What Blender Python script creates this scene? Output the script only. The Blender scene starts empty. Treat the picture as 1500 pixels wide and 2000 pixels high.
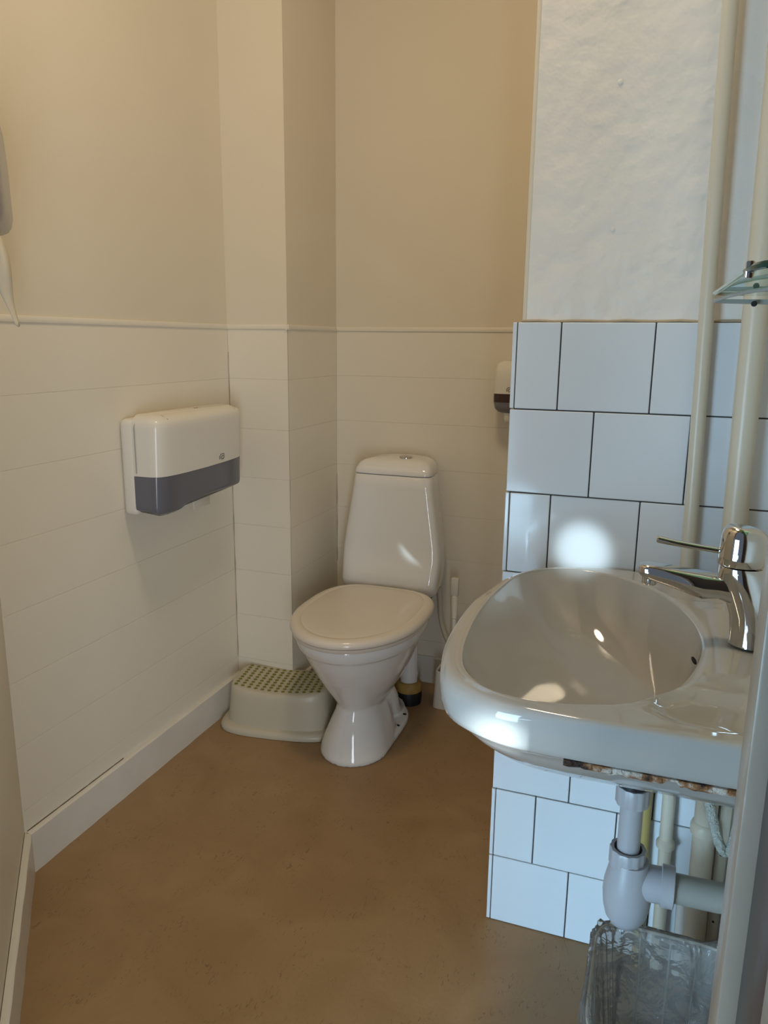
import bpy, bmesh, math, random
import numpy as np
from mathutils import Vector, Matrix, noise
random.seed(4)
S = bpy.context.scene
COL = S.collection

# ---------------------------------------------------------------- camera
EYE = Vector((0.0, 0.0, 1.22))
P, RL, YW = math.radians(12.58), math.radians(0.6), math.radians(19.83)
fwd = Vector((-math.sin(YW)*math.cos(P), math.cos(YW)*math.cos(P), -math.sin(P)))
r0 = Vector((math.cos(YW), math.sin(YW), 0)); u0 = r0.cross(fwd)
rt = math.cos(RL)*r0 + math.sin(RL)*u0
up = -math.sin(RL)*r0 + math.cos(RL)*u0
cd = bpy.data.cameras.new('camera'); cam = bpy.data.objects.new('camera', cd); COL.objects.link(cam)
cd.sensor_fit = 'HORIZONTAL'; cd.sensor_width = 36; cd.lens = 36.0; cd.clip_start = 0.02
cam.matrix_world = Matrix(((rt.x, up.x, -fwd.x, EYE.x), (rt.y, up.y, -fwd.y, EYE.y), (rt.z, up.z, -fwd.z, EYE.z), (0, 0, 0, 1)))
S.camera = cam

# ---------------------------------------------------------------- light
S.view_settings.view_transform = 'Standard'; S.view_settings.look = 'None'
S.view_settings.gamma = 1; S.view_settings.use_curve_mapping = False
S.view_settings.exposure = 0.0
w = bpy.data.worlds.new('world'); S.world = w; w.use_nodes = True
w.node_tree.nodes['Background'].inputs[0].default_value = (0.62, 0.72, 0.88, 1)
w.node_tree.nodes['Background'].inputs[1].default_value = 0.20

def lamp(name, kind, loc, target, energy, color, **kw):
    l = bpy.data.lights.new(name, kind); l.energy = energy; l.color = color
    for k, v in kw.items(): setattr(l, k, v)
    o = bpy.data.objects.new(name, l); COL.objects.link(o); o.location = loc
    d = (Vector(target) - Vector(loc)).normalized()
    o.rotation_euler = d.to_track_quat('-Z', 'Y').to_euler()
    return o
# warm lamp under the ceiling
lamp('ceiling_light', 'AREA', (-0.45, 1.15, 2.85), (-0.45, 1.15, 0), 11.8, (1.0, 0.82, 0.57), shape='DISK', size=0.35)
# corridor window behind the camera, seen through the doorway
lamp('corridor_window', 'AREA', (-1.20, -1.0, 0.62), (-0.15, 1.43, 0.80), 44.0, (0.50, 0.77, 1.0), shape='RECTANGLE', size=0.8, size_y=1.3)
lamp('low_tile_fill', 'AREA', (-0.95, -1.0, 0.25), (-0.30, 1.43, 0.02), 2.4, (0.46, 0.75, 1.0), shape='RECTANGLE', size=0.7, size_y=0.4, spread=math.radians(42))  # added low fill, narrow spread, brightens the lower pier tiles and floor
lamp('corridor_window', 'AREA', (0.62, -1.0, 0.72), (-0.70, 1.9, 0.70), 30.0, (0.78, 0.88, 1.0), shape='RECTANGLE', size=0.62, size_y=1.3)
# added narrow spot, stands in for the reflected light patch on the pier tiles
lamp('patch_spot', 'SPOT', (-0.50, -1.10, 1.75), (-0.120, 1.429, 0.84), 330.0, (0.70, 0.90, 1.0),
     spot_size=math.radians(2.7), spot_blend=0.9, shadow_soft_size=0.012)

lamp('patch_spot', 'SPOT', (0.50, -0.95, 1.00), (-0.158, 0.824, 0.765), 760.0, (0.74, 0.92, 1.0),  # second added spot, brightens the basin rim in place of a reflection
     spot_size=math.radians(2.1), spot_blend=0.9, shadow_soft_size=0.02)

# ---------------------------------------------------------------- materials
def mat(name, col, rough=0.5, metal=0.0, coat=0.0, trans=0.0, ior=1.45, bump=0.0, bscale=30.0, var=0.0, vscale=3.0, rvar=0.0, alpha=1.0, spec=0.5):
    m = bpy.data.materials.new(name); m.use_nodes = True
    nt = m.node_tree; b = nt.nodes['Principled BSDF']
    b.inputs['Base Color'].default_value = (*col, 1); b.inputs['Roughness'].default_value = rough
    b.inputs['Metallic'].default_value = metal; b.inputs['Coat Weight'].default_value = coat
    b.inputs['Coat Roughness'].default_value = 0.04
    b.inputs['Transmission Weight'].default_value = trans; b.inputs['IOR'].default_value = ior
    b.inputs['Alpha'].default_value = alpha; b.inputs['Specular IOR Level'].default_value = spec
    tc = nt.nodes.new('ShaderNodeTexCoord')
    if bump:
        n = nt.nodes.new('ShaderNodeTexNoise'); n.inputs['Scale'].default_value = bscale; n.inputs['Detail'].default_value = 3
        nt.links.new(tc.outputs['Object'], n.inputs['Vector'])
        bp = nt.nodes.new('ShaderNodeBump'); bp.inputs['Strength'].default_value = bump; bp.inputs['Distance'].default_value = 0.01
        nt.links.new(n.outputs[0], bp.inputs['Height']); nt.links.new(bp.outputs[0], b.inputs['Normal'])
    if var:
        n = nt.nodes.new('ShaderNodeTexNoise'); n.inputs['Scale'].default_value = vscale; n.inputs['Detail'].default_value = 5
        nt.links.new(tc.outputs['Object'], n.inputs['Vector'])
        mx = nt.nodes.new('ShaderNodeMix'); mx.data_type = 'RGBA'
        mx.inputs[6].default_value = (*[c*(1-var) for c in col], 1); mx.inputs[7].default_value = (*[min(1, c*(1+var*.5)) for c in col], 1)
        nt.links.new(n.outputs[0], mx.inputs[0]); nt.links.new(mx.outputs[2], b.inputs['Base Color'])
    if rvar:
        n = nt.nodes.new('ShaderNodeTexNoise'); n.inputs['Scale'].default_value = 4.0; n.inputs['Detail'].default_value = 6
        nt.links.new(tc.outputs['Object'], n.inputs['Vector'])
        mr = nt.nodes.new('ShaderNodeMapRange'); mr.inputs[1].default_value = .3; mr.inputs[2].default_value = .7
        mr.inputs[3].default_value = rough-rvar; mr.inputs[4].default_value = rough+rvar
        nt.links.new(n.outputs[0], mr.inputs[0]); nt.links.new(mr.outputs[0], b.inputs['Roughness'])
    return m
M = {}
M['wall'] = mat('painted_wall', (0.74, 0.66, 0.52), 0.42, bump=0.12, bscale=9, var=0.05, rvar=0.08)
M['panel'] = mat('painted_panel', (0.79, 0.725, 0.60), 0.36, bump=0.08, bscale=7, var=0.04, rvar=0.06)
M['pier'] = mat('pier_plaster', (0.84, 0.79, 0.72), 0.30, bump=0.5, bscale=22, var=0.10, vscale=9, rvar=0.16)
def tile_mat():
    m = mat('glazed_tile', (0.72, 0.75, 0.78), 0.10, coat=0.3); nt = m.node_tree; b = nt.nodes['Principled BSDF']; L = nt.links.new
    oi = nt.nodes.new('ShaderNodeObjectInfo'); g = nt.nodes.new('ShaderNodeNewGeometry'); ad = nt.nodes.new('ShaderNodeVectorMath'); ad.operation = 'ADD'
    sc = nt.nodes.new('ShaderNodeVectorMath'); sc.operation = 'SCALE'; sc.inputs['Scale'].default_value = 3.0
    L(oi.outputs['Location'], sc.inputs[0]); L(g.outputs['Position'], ad.inputs[0]); L(sc.outputs[0], ad.inputs[1])
    n = nt.nodes.new('ShaderNodeTexNoise'); n.inputs['Scale'].default_value = 7; n.inputs['Detail'].default_value = 1
    L(ad.outputs[0], n.inputs['Vector']); bp = nt.nodes.new('ShaderNodeBump'); bp.inputs['Strength'].default_value = .10; bp.inputs['Distance'].default_value = .02
    L(n.outputs[0], bp.inputs['Height']); L(bp.outputs[0], b.inputs['Normal']); return m
M['tile'] = tile_mat()
M['grout'] = mat('dark_grout', (0.07, 0.065, 0.06), 0.9)
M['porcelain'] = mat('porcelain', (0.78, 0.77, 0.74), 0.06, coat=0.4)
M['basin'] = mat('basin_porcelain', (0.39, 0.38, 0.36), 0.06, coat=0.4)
M['seat'] = mat('seat_plastic', (0.72, 0.65, 0.56), 0.16)
M['skirt'] = mat('gloss_trim_paint', (0.72, 0.68, 0.60), 0.28, bump=0.12, bscale=14, var=0.08, vscale=12)
M['pipe'] = mat('painted_pipe', (0.56, 0.51, 0.41), 0.32, bump=0.1, bscale=20)
M['yellow'] = mat('yellowed_pipe', (0.38, 0.29, 0.10), 0.4)
M['pvc'] = mat('grey_pvc', (0.36, 0.36, 0.38), 0.33)
M['pvcd'] = mat('grey_waste_pipe', (0.27, 0.265, 0.24), 0.35)
M['chrome'] = mat('chrome', (0.62, 0.62, 0.62), 0.05, metal=1.0)
M['white'] = mat('white_plastic', (0.74, 0.70, 0.62), 0.22)
M['stool'] = mat('cream_plastic', (0.52, 0.47, 0.36), 0.35)
M['green'] = mat('olive_dot', (0.17, 0.18, 0.015), 0.6)
M['smoke'] = mat('smoked_plastic', (0.13, 0.13, 0.15), 0.16)
M['smokel'] = mat('smoked_plastic_light', (0.22, 0.21, 0.23), 0.18)
M['dark'] = mat('dark_void', (0.012, 0.012, 0.012), 0.8)
M['rubber'] = mat('black_rubber', (0.01, 0.01, 0.014), 0.45)
M['paper'] = mat('paper', (0.72, 0.66, 0.54), 0.9)
M['glassedge'] = mat('green_glass', (0.42, 0.80, 0.66), 0.02, trans=1.0, ior=1.5)
M['glassrim'] = mat('glass_rim', (0.008, 0.045, 0.033), 0.12)
M['grey'] = mat('grey_bracket', (0.30, 0.29, 0.27), 0.4)
M['jamb'] = mat('jamb_paint', (0.06, 0.048, 0.046), 0.35, bump=0.15, bscale=12, var=0.12, vscale=8)
M['jambcream'] = mat('jamb_cream_paint', (0.30, 0.245, 0.19), 0.3, bump=0.2, bscale=20, var=0.1, vscale=14)
M['linen'] = mat('braided_hose', (0.42, 0.43, 0.38), 0.5, bump=0.9, bscale=240)
M['emblem'] = mat('emblem_grey', (0.12, 0.10, 0.09), 0.5)
M['sealpaint'] = mat('rusty_seal', (0.42, 0.26, 0.07), 0.5, var=0.7, vscale=25)

def rust_mat():
    m = mat('rusty_unglazed_clay', (0.5, 0.47, 0.42), 0.8, bump=1.0, bscale=120)
    nt = m.node_tree; b = nt.nodes['Principled BSDF']
    tc = nt.nodes.new('ShaderNodeTexCoord'); n = nt.nodes.new('ShaderNodeTexNoise'); n.inputs['Scale'].default_value = 38; n.inputs['Detail'].default_value = 5
    nt.links.new(tc.outputs['Object'], n.inputs['Vector'])
    cr = nt.nodes.new('ShaderNodeValToRGB'); e = cr.color_ramp.elements
    e[0].position = .36; e[0].color = (0.03, 0.015, 0.01, 1); e[1].position = .55; e[1].color = (.52, .48, .42, 1)
    k = cr.color_ramp.elements.new(.46); k.color = (.28, .13, .05, 1)
    nt.links.new(n.outputs[0], cr.inputs[0]); nt.links.new(cr.outputs[0], b.inputs['Base Color'])
    return m
M['rust'] = rust_mat()

def floor_mat():
    m = mat('linoleum', (0.3, 0.2, 0.1), 0.38)
    nt = m.node_tree; b = nt.nodes['Principled BSDF']; L = nt.links.new
    tc = nt.nodes.new('ShaderNodeTexCoord')
    def nz(sc, det, vec=None, dist=0):
        n = nt.nodes.new('ShaderNodeTexNoise'); n.inputs['Scale'].default_value = sc; n.inputs['Detail'].default_value = det
        n.inputs['Distortion'].default_value = dist
        L(vec or tc.outputs['Object'], n.inputs['Vector']); return n.outputs[0]
    def ramp(f, stops):
        c = nt.nodes.new('ShaderNodeValToRGB'); e = c.color_ramp.elements
        e[0].position, e[0].color = stops[0]; e[1].position, e[1].color = stops[-1]
        for s in stops[1:-1]: k = e.new(s[0]); k.color = s[1]
        L(f, c.inputs[0]); return c.outputs[0]
    base = ramp(nz(5, 6, dist=1.0), [(.3, (.285, .172, .076, 1)), (.5, (.315, .195, .090, 1)), (.72, (.350, .222, .108, 1))])
    mp = nt.nodes.new('ShaderNodeMapping'); mp.inputs['Scale'].default_value = (1.0, 0.42, 1); mp.inputs['Rotation'].default_value = (0, 0, .9)
    L(tc.outputs['Object'], mp.inputs[0])
    st = ramp(nz(170, 2, mp.outputs[0], .9), [(.60, (0, 0, 0, 1)), (.665, (1, 1, 1, 1))])
    cl = ramp(nz(14, 3), [(.45, (0, 0, 0, 1)), (.6, (1, 1, 1, 1))])
    mu = nt.nodes.new('ShaderNodeMath'); mu.operation = 'MULTIPLY'; L(st, mu.inputs[0]); L(cl, mu.inputs[1])
    m2 = nt.nodes.new('ShaderNodeMath'); m2.operation = 'MULTIPLY'; L(mu.outputs[0], m2.inputs[0]); m2.inputs[1].default_value = .45
    mx = nt.nodes.new('ShaderNodeMix'); mx.data_type = 'RGBA'; L(m2.outputs[0], mx.inputs[0]); L(base, mx.inputs[6]); mx.inputs[7].default_value = (.09, .05, .028, 1)
    L(mx.outputs[2], b.inputs['Base Color'])
    bp = nt.nodes.new('ShaderNodeBump'); bp.inputs['Strength'].default_value = .06; bp.inputs['Distance'].default_value = .01
    L(nz(60, 3), bp.inputs['Height']); L(bp.outputs[0], b.inputs['Normal'])
    return m
M['floor'] = floor_mat()

def film_mat():
    m = bpy.data.materials.new('clear_bag_film'); m.use_nodes = True; nt = m.node_tree; L = nt.links.new
    nt.nodes.remove(nt.nodes['Principled BSDF']); out = nt.nodes['Material Output']
    tr = nt.nodes.new('ShaderNodeBsdfTransparent'); tr.inputs[0].default_value = (.95, .95, .95, 1)
    gl = nt.nodes.new('ShaderNodeBsdfGlossy'); gl.inputs['Roughness'].default_value = .10
    df = nt.nodes.new('ShaderNodeBsdfTranslucent'); df.inputs[0].default_value = (.92, .91, .87, 1)
    d2 = nt.nodes.new('ShaderNodeBsdfDiffuse'); d2.inputs[0].default_value = (.9, .89, .85, 1)
    tc = nt.nodes.new('ShaderNodeTexCoord'); n = nt.nodes.new('ShaderNodeTexNoise'); n.inputs['Scale'].default_value = 16; n.inputs['Detail'].default_value = 3; n.inputs['Distortion'].default_value = 1.5
    L(tc.outputs['Object'], n.inputs[0]); bp = nt.nodes.new('ShaderNodeBump'); bp.inputs['Strength'].default_value = .8; bp.inputs['Distance'].default_value = .02
    L(n.outputs[0], bp.inputs['Height']); L(bp.outputs[0], gl.inputs['Normal'])
    a = nt.nodes.new('ShaderNodeMixShader'); a.inputs[0].default_value = .5; L(df.outputs[0], a.inputs[1]); L(d2.outputs[0], a.inputs[2])
    b = nt.nodes.new('ShaderNodeMixShader'); b.inputs[0].default_value = .17; L(tr.outputs[0], b.inputs[1]); L(a.outputs[0], b.inputs[2])
    fr = nt.nodes.new('ShaderNodeFresnel'); fr.inputs[0].default_value = 1.5; L(bp.outputs[0], fr.inputs['Normal'])
    c = nt.nodes.new('ShaderNodeMixShader'); L(fr.outputs[0], c.inputs[0]); L(b.outputs[0], c.inputs[1]); L(gl.outputs[0], c.inputs[2])
    L(c.outputs[0], out.inputs[0]); return m
M['film'] = film_mat()
def frosted():
    m = bpy.data.materials.new('frosted_bin_plastic'); m.use_nodes = True; nt = m.node_tree; L = nt.links.new
    b = nt.nodes['Principled BSDF']; b.inputs['Base Color'].default_value = (.85, .85, .83, 1); b.inputs['Roughness'].default_value = .25
    tr = nt.nodes.new('ShaderNodeBsdfTransparent'); mx = nt.nodes.new('ShaderNodeMixShader'); mx.inputs[0].default_value = .22
    L(tr.outputs[0], mx.inputs[1]); L(b.outputs[0], mx.inputs[2]); L(mx.outputs[0], nt.nodes['Material Output'].inputs[0]); return m
M['frost'] = frosted()

# ---------------------------------------------------------------- helpers
def link(name, bm, m, parent=None, smooth=True, angle=35):
    bmesh.ops.recalc_face_normals(bm, faces=bm.faces)
    me = bpy.data.meshes.new(name); bm.to_mesh(me); bm.free()
    if m: me.materials.append(m)
    if smooth:
        me.shade_smooth()
        try: me.set_sharp_from_angle(angle=math.radians(angle))
        except Exception: pass
    o = bpy.data.objects.new(name, me); COL.objects.link(o)
    if parent: o.parent = parent; o.matrix_parent_inverse = parent.matrix_world.inverted() if False else Matrix.Identity(4)
    return o
def thing(name, label, cat, group=None):
    o = bpy.data.objects.new(name, None); COL.objects.link(o); o.empty_display_size = .05
    o['label'] = label; o['category'] = cat
    if group: o['group'] = group
    return o
def tag(o, label, cat):
    o['label'] = label; o['category'] = cat; return o
def struct(o, label=None, cat=None):
    o['kind'] = 'structure'
    if label: o['label'] = label
    if cat: o['category'] = cat
    return o
def box(bm, x0, x1, y0, y1, z0, z1, bev=0.0, seg=2, mtx=None):
    r = bmesh.ops.create_cube(bm, size=1.0)
    vs = r['verts']
    for v in vs: v.co = Vector(((x0+x1)/2 + v.co.x*(x1-x0), (y0+y1)/2 + v.co.y*(y1-y0), (z0+z1)/2 + v.co.z*(z1-z0)))
    if mtx: bmesh.ops.transform(bm, matrix=mtx, verts=vs)
    if bev:
        es = list({e for v in vs for e in v.link_edges})
        bmesh.ops.bevel(bm, geom=es, offset=bev, segments=seg, affect='EDGES', profile=.5, clamp_overlap=True)
def loft(bm, rings, cap0=True, cap1=True, closed=True):
    R = [[bm.verts.new(p) for p in ring] for ring in rings]
    n = len(R[0])
    for a, b in zip(R, R[1:]):
        for i in range(n if closed else n-1):
            j = (i+1) % n
            bm.faces.new((a[i], a[j], b[j], b[i]))
    if cap0: bm.faces.new(list(reversed(R[0])))
    if cap1: bm.faces.new(R[-1])
    return R
def tube(bm, pts, rad, n=16, cap=True):
    pts = [Vector(p) for p in pts]
    rad = rad if isinstance(rad, (list, tuple)) else [rad]*len(pts)
    rings = []; ref = None
    for i, p in enumerate(pts):
        t = (pts[min(i+1, len(pts)-1)] - pts[max(i-1, 0)])
        if t.length < 1e-9: t = Vector((0, 0, 1))
        t.normalize()
        if ref is None:
            ref = t.orthogonal().normalized()
        ref = (ref - t*ref.dot(t)).normalized()
        s = t.cross(ref)
        rings.append([p + rad[i]*(math.cos(2*math.pi*k/n)*ref + math.sin(2*math.pi*k/n)*s) for k in range(n)])
    loft(bm, rings, cap, cap)
def curve(pts, k=8):
    pts = [Vector(p) for p in pts]; out = []
    P_ = [pts[0]] + pts + [pts[-1]]
    for i in range(1, len(P_)-2):
        a, b, c, d = P_[i-1:i+3]
        for s in range(k):
            t = s/k
            out.append(.5*((2*b) + (c-a)*t + (2*a-5*b+4*c-d)*t*t + (3*b-a-3*c+d)*t**3))
    out.append(pts[-1]); return out
def lathe(bm, prof, c, n=32, axis='Z', cap=True):
    rings = []
    for r, h in prof:
        ring = []
        for k in range(n):
            a = 2*math.pi*k/n
            if axis == 'Z': ring.append(Vector((c[0]+r*math.cos(a), c[1]+r*math.sin(a), c[2]+h)))
            elif axis == 'X': ring.append(Vector((c[0]+h, c[1]+r*math.cos(a), c[2]+r*math.sin(a))))
            else: ring.append(Vector((c[0]+r*math.cos(a), c[1]+h, c[2]+r*math.sin(a))))
        rings.append(ring)
    loft(bm, rings, cap, cap)
def sq(a, n):   # superellipse unit point
    c, s = math.cos(a), math.sin(a)
    return math.copysign(abs(c)**(2/n), c), math.copysign(abs(s)**(2/n), s)
def prism(bm, poly, z0, z1):
    loft(bm, [[Vector((x, y, z0)) for x, y in poly], [Vector((x, y, z1)) for x, y in poly]])

# ---------------------------------------------------------------- room
XL, XR, YB, YP, YF = -1.302, 0.208, 2.524, 1.429, 0.44
TP = 0.157           # pitch of tiles and of the painted panels
CEIL = 3.0
bm = bmesh.new(); box(bm, -1.6, 0.5, -0.6, 2.8, -0.05, 0)
struct(link('floor', bm, M['floor'], smooth=False))
bm = bmesh.new(); box(bm, -1.6, 0.5, 0.30, 2.8, CEIL, CEIL+.05)
struct(link('ceiling', bm, M['wall'], smooth=False))
DIAG = [(XL, 1.194), (-0.66, 0.44)]
dv = Vector((DIAG[1][0]-DIAG[0][0], DIAG[1][1]-DIAG[0][1])); dl = dv.length; dv.normalize(); dn = Vector((-dv.y, dv.x))  # dn points into the room
G = .0015            # panels stand this far off the plaster

def wall_poly(name, poly, z0=0, z1=CEIL, m='wall'):
    bm = bmesh.new(); prism(bm, poly, z0, z1); return struct(link(name, bm, M[m], smooth=False))
def panels(parent, a, b, nrm, z0=0.0, rows=8):
    """horizontal painted boards from a to b (xy), front face on the measured plane"""
    a, b, nrm = Vector(a), Vector(b), Vector(nrm)
    t = (b-a); L_ = t.length; t.normalize()
    me = None
    for i in range(rows):
        if me is None:
            bm = bmesh.new(); box(bm, 0, L_, -G, 0, .00015, TP-.00015, bev=.0005, seg=1)
            bmesh.ops.recalc_face_normals(bm, faces=bm.faces)
            me = bpy.data.meshes.new('panel'); bm.to_mesh(me); bm.free(); me.materials.append(M['panel'])
        o = bpy.data.objects.new('panel', me); COL.objects.link(o); o.parent = parent
        o.matrix_local = Matrix(((t.x, nrm.x, 0, a.x), (t.y, nrm.y, 0, a.y), (0, 0, 1, z0+i*TP), (0, 0, 0, 1)))
wl = wall_poly('wall_left', [(XL-G, 1.15), (XL-G, YB+.05), (XL-.12, YB+.05), (XL-.12, 1.15)])
panels(wl, (XL, 1.194), (XL, 2.150), (1, 0))
XC, YC = -1.093, 2.150
wc = wall_poly('wall_column', [(XL-G, YC+G), (XC-G, YC+G), (XC-G, YB+.05), (XL-G, YB+.05)])
panels(wc, (XL, YC), (XC, YC), (0, -1)); panels(wc, (XC, YC), (XC, YB), (1, 0))
wb = wall_poly('wall_back', [(XC-G, YB+G), (0.4, YB+G), (0.4, YB+.13), (XC-G, YB+.13)])
panels(wb, (XC, YB), (-0.262, YB), (0, -1))
d0, d1 = Vector(DIAG[0]), Vector(DIAG[1])
q = [d0-dn*G, d1-dn*G+dv*.05, d1-dn*.12+dv*.05, d0-dn*.12-dv*.05]
wall_poly('wall_diagonal', [(p.x, p.y) for p in q])
# the pier with its tiles
XPl = -0.254
wp = wall_poly('wall_pier', [(XPl, YP+.008), (XR+.1, YP+.008), (XR+.1, YB+.02), (XPl, YB+.02)], 8*TP-.004, CEIL, 'pier')
bm = bmesh.new(); box(bm, -.2625, XR+.1, YP+.004, YB, 0, 8*TP-.001)
o = link('grout_bed', bm, M['grout'], wp, smooth=False)
bm = bmesh.new(); tube(bm, [(-.256+i*.03, YP+.006, 8*TP+.0012+.0010*math.sin(i*2.3)) for i in range(17)], .0022, 6)
link('sealant_line', bm, mat('tan_sealant', (.42, .33, .22), .7), wp)
bm = bmesh.new(); tube(bm, [(XPl+.0035, YP+.0115, z) for z in (8*TP, 1.7, 2.2, CEIL)], .0048, 12); link('corner_bead', bm, M['wall'], wp)
tilemesh = {}
def tile(x0, x1, row, dz=0.0):
    gap = .0011; wdt = round(x1-x0, 4)
    if wdt not in tilemesh:
        bm = bmesh.new(); box(bm, gap, wdt-gap, 0, .010, gap, TP-gap, bev=.0016, seg=2)
        bmesh.ops.recalc_face_normals(bm, faces=bm.faces)
        me = bpy.data.meshes.new('tile'); bm.to_mesh(me); bm.free(); me.materials.append(M['tile'])
        tilemesh[wdt] = me
    o = bpy.data.objects.new('tile', tilemesh[wdt]); COL.objects.link(o); o.parent = wp
    o.location = (x0, YP + random.uniform(-.0004, .0004), row*TP)
    o.rotation_euler = (random.uniform(-.004, .004), 0, random.uniform(-.004, .004))
for row in range(8):
    first = {0: [-.262, -.104], 1: [-.262, -.179], 2: [-.270, -.114], 3: [-.262, -.182], 4: [-.270, -.112], 5: [-.262, -.185], 6: [-.270, -.117], 7: [-.262, -.183]}[row]
    xs = list(first); step = .1592 if row != 6 else .163
    while xs[-1] < XR: xs.append(xs[-1] + step)
    xs[-1] = XR+.002
    for a, b in zip(xs, xs[1:]):
        if b-a > .008: tile(a, b, row)
    # tiles on the side of the pier, turned round the corner
    ys = YP if first[0] > -.265 else YP + .0105
    bm = bmesh.new(); box(bm, -.270, -.2625, ys, ys+.156, .0011, TP-.0011, bev=.0014, seg=2)
    bmesh.ops.recalc_face_normals(bm, faces=bm.faces); me = bpy.data.meshes.new('tile'); bm.to_mesh(me); bm.free(); me.materials.append(M['tile'])
    for k in range(7):
        if ys+k*.1582+.156 > YB: break
        o = bpy.data.objects.new('tile', me); COL.objects.link(o); o.parent = wp; o.location = (0, k*.1582, row*TP)

wall_poly('wall_right', [(XR, .30), (XR, YP+.05), (XR+.12, YP+.05), (XR+.12, .30)])
# front wall round the doorway the camera looks through
bm = bmesh.new(); box(bm, .085, XR+.02, .32, YF, 0, CEIL); box(bm, -.95, -.64, .32, YF, 0, CEIL); box(bm, -.64, .085, .32, YF, 2.06, CEIL)
struct(link('wall_front', bm, M['jamb'], smooth=False))
dr = struct(bpy.data.objects.new('door_1', None)); COL.objects.link(dr)
bm = bmesh.new(); box(bm, .060, .0745, .430, .462, 0, 2.04, bev=.002); link('door_stop', bm, M['jambcream'], dr)
bm = bmesh.new(); box(bm, .0705, .086, .345, .4295, 0, 2.05, bev=.001); link('jamb_board', bm, M['jamb'], dr)
bm = bmesh.new(); box(bm, .0665, .082, .300, .3445, 0, 2.05, bev=.003); link('architrave', bm, M['jambcream'], dr)

# cap rail
def rail(name, pts, parent_label=None):
    """pts: plan polyline on the wall face; the rail stands proud to the right-hand normal given"""
    bm = bmesh.new()
    for (a, b, nr) in pts:
        a, b, nr = Vector(a), Vector(b), Vector(nr)
        prof = [(0, 1.2490), (.0022, 1.2496), (.0032, 1.2515), (.0032, 1.2625), (.0022, 1.2645), (0, 1.2650), (-.004, 1.2650), (-.004, 1.2490)]
        loft(bm, [[Vector((a.x+nr.x*d, a.y+nr.y*d, z)) for d, z in prof], [Vector((b.x+nr.x*d, b.y+nr.y*d, z)) for d, z in prof]])
    return struct(link(name, bm, M['panel'], angle=50))
rail('trim_1', [((XL, 1.19), (XL, 2.152), (1, 0))])
rail('trim_2', [((XL, YC), (XC+.006, YC), (0, -1)), ((XC, YC-.006), (XC, YB), (1, 0))])
rail('trim_3', [((XC, YB), (-.262, YB), (0, -1))])
rail('trim_4', [((XL, 1.194), tuple(d1), tuple(dn))])
# baseboards
def board(name, a, b, nr, h=.104, t=.014, ea=0, eb=0):
    a, b, nr = Vector(a), Vector(b), Vector(nr); tt = (b-a).normalized()
    prof = [(0, 0), (t, 0), (t, h-.004), (t-.003, h-.001), (t-.006, h), (0, h)]
    bm = bmesh.new(); N = 24; rings = []
    for i in range(N+1):
        s = i/N; ring = []
        for d, z in prof:
            p = a + (b-a)*s + nr*(d + .0006*math.sin(i*1.7)*(d > 0))
            k = d/t
            if i == 0: p += tt*ea*k
            if i == N: p += tt*eb*k
            ring.append(Vector((p.x, p.y, z)))
        rings.append(ring)
    loft(bm, rings); return struct(link(name, bm, M['skirt'], angle=30))
board('baseboard_left', (XL, 1.194), (XL, YC), (1, 0), ea=-.0)
board('baseboard_diagonal', tuple(d0), tuple(d1), tuple(dn), ea=.006)
board('baseboard_back', (XC, YB), (-.27, YB), (0, -1), h=.100)
board('baseboard_column', (XC, YC), (XC, YB-.014), (1, 0), h=.100, t=.010)
# small dirty caulk gap between baseboard and panels near the corner
bm = bmesh.new(); tube(bm, [(XL+.0012, 1.20+i*.02, .1046+.0006*math.sin(i*3.1)) for i in range(18)], [.0008+.0007*abs(math.sin(i*1.9)) for i in range(18)], 5)
link('caulk_gap', bm, mat('dirty_gap', (.16, .12, .08), .9), bpy.data.objects['baseboard_left'])
bm = bmesh.new(); tube(bm, [(XL+.0012, YC-.001, .16+i*.03) for i in range(35)], [.0004+.0012*max(0, math.sin(i*1.3)) for i in range(35)], 5)
tube(bm, [(XC+.001, YB-.001, .42+i*.03) for i in range(12)], [.0005+.0015*max(0, math.sin(i*1.7)) for i in range(12)], 5)
link('corner_crack', bm, mat('corner_gap', (.36, .30, .22), .9), wc)
# old screw plugs in the pier plaster
for px, pz in ((-.112, 1.64), (-.108, 1.41)):
    bm = bmesh.new(); lathe(bm, [(.0, 0), (.0042, 0), (.0042, -.0006), (.003, -.001), (0, -.001)], (px, YP+.0078, pz), 14, 'Y', cap=False)
    link('filled_hole', bm, M['pier'], wp)

# ---------------------------------------------------------------- toilet
TX = -0.803
def egg(yf, yb, hw, n=72, nf=2.0, nb=3.2, ymid=None, cx=TX):
    ym = ymid if ymid is not None else yf + (yb-yf)*.52
    out = []
    for k in range(n):
        a = 2*math.pi*k/n - math.pi/2
        s = math.sin(a)
        ex = nf if s < 0 else nb
        x, y = sq(a, ex)
        out.append((cx + hw*x, ym + (y*(ym-yf) if s < 0 else y*(yb-ym))))
    return out
def ring(z, *a, **k): return [Vector((x, y, z)) for x, y in egg(*a, **k)]
tl = thing('toilet', 'white ceramic close-coupled toilet with closed beige lid against back wall', 'toilet')
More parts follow.
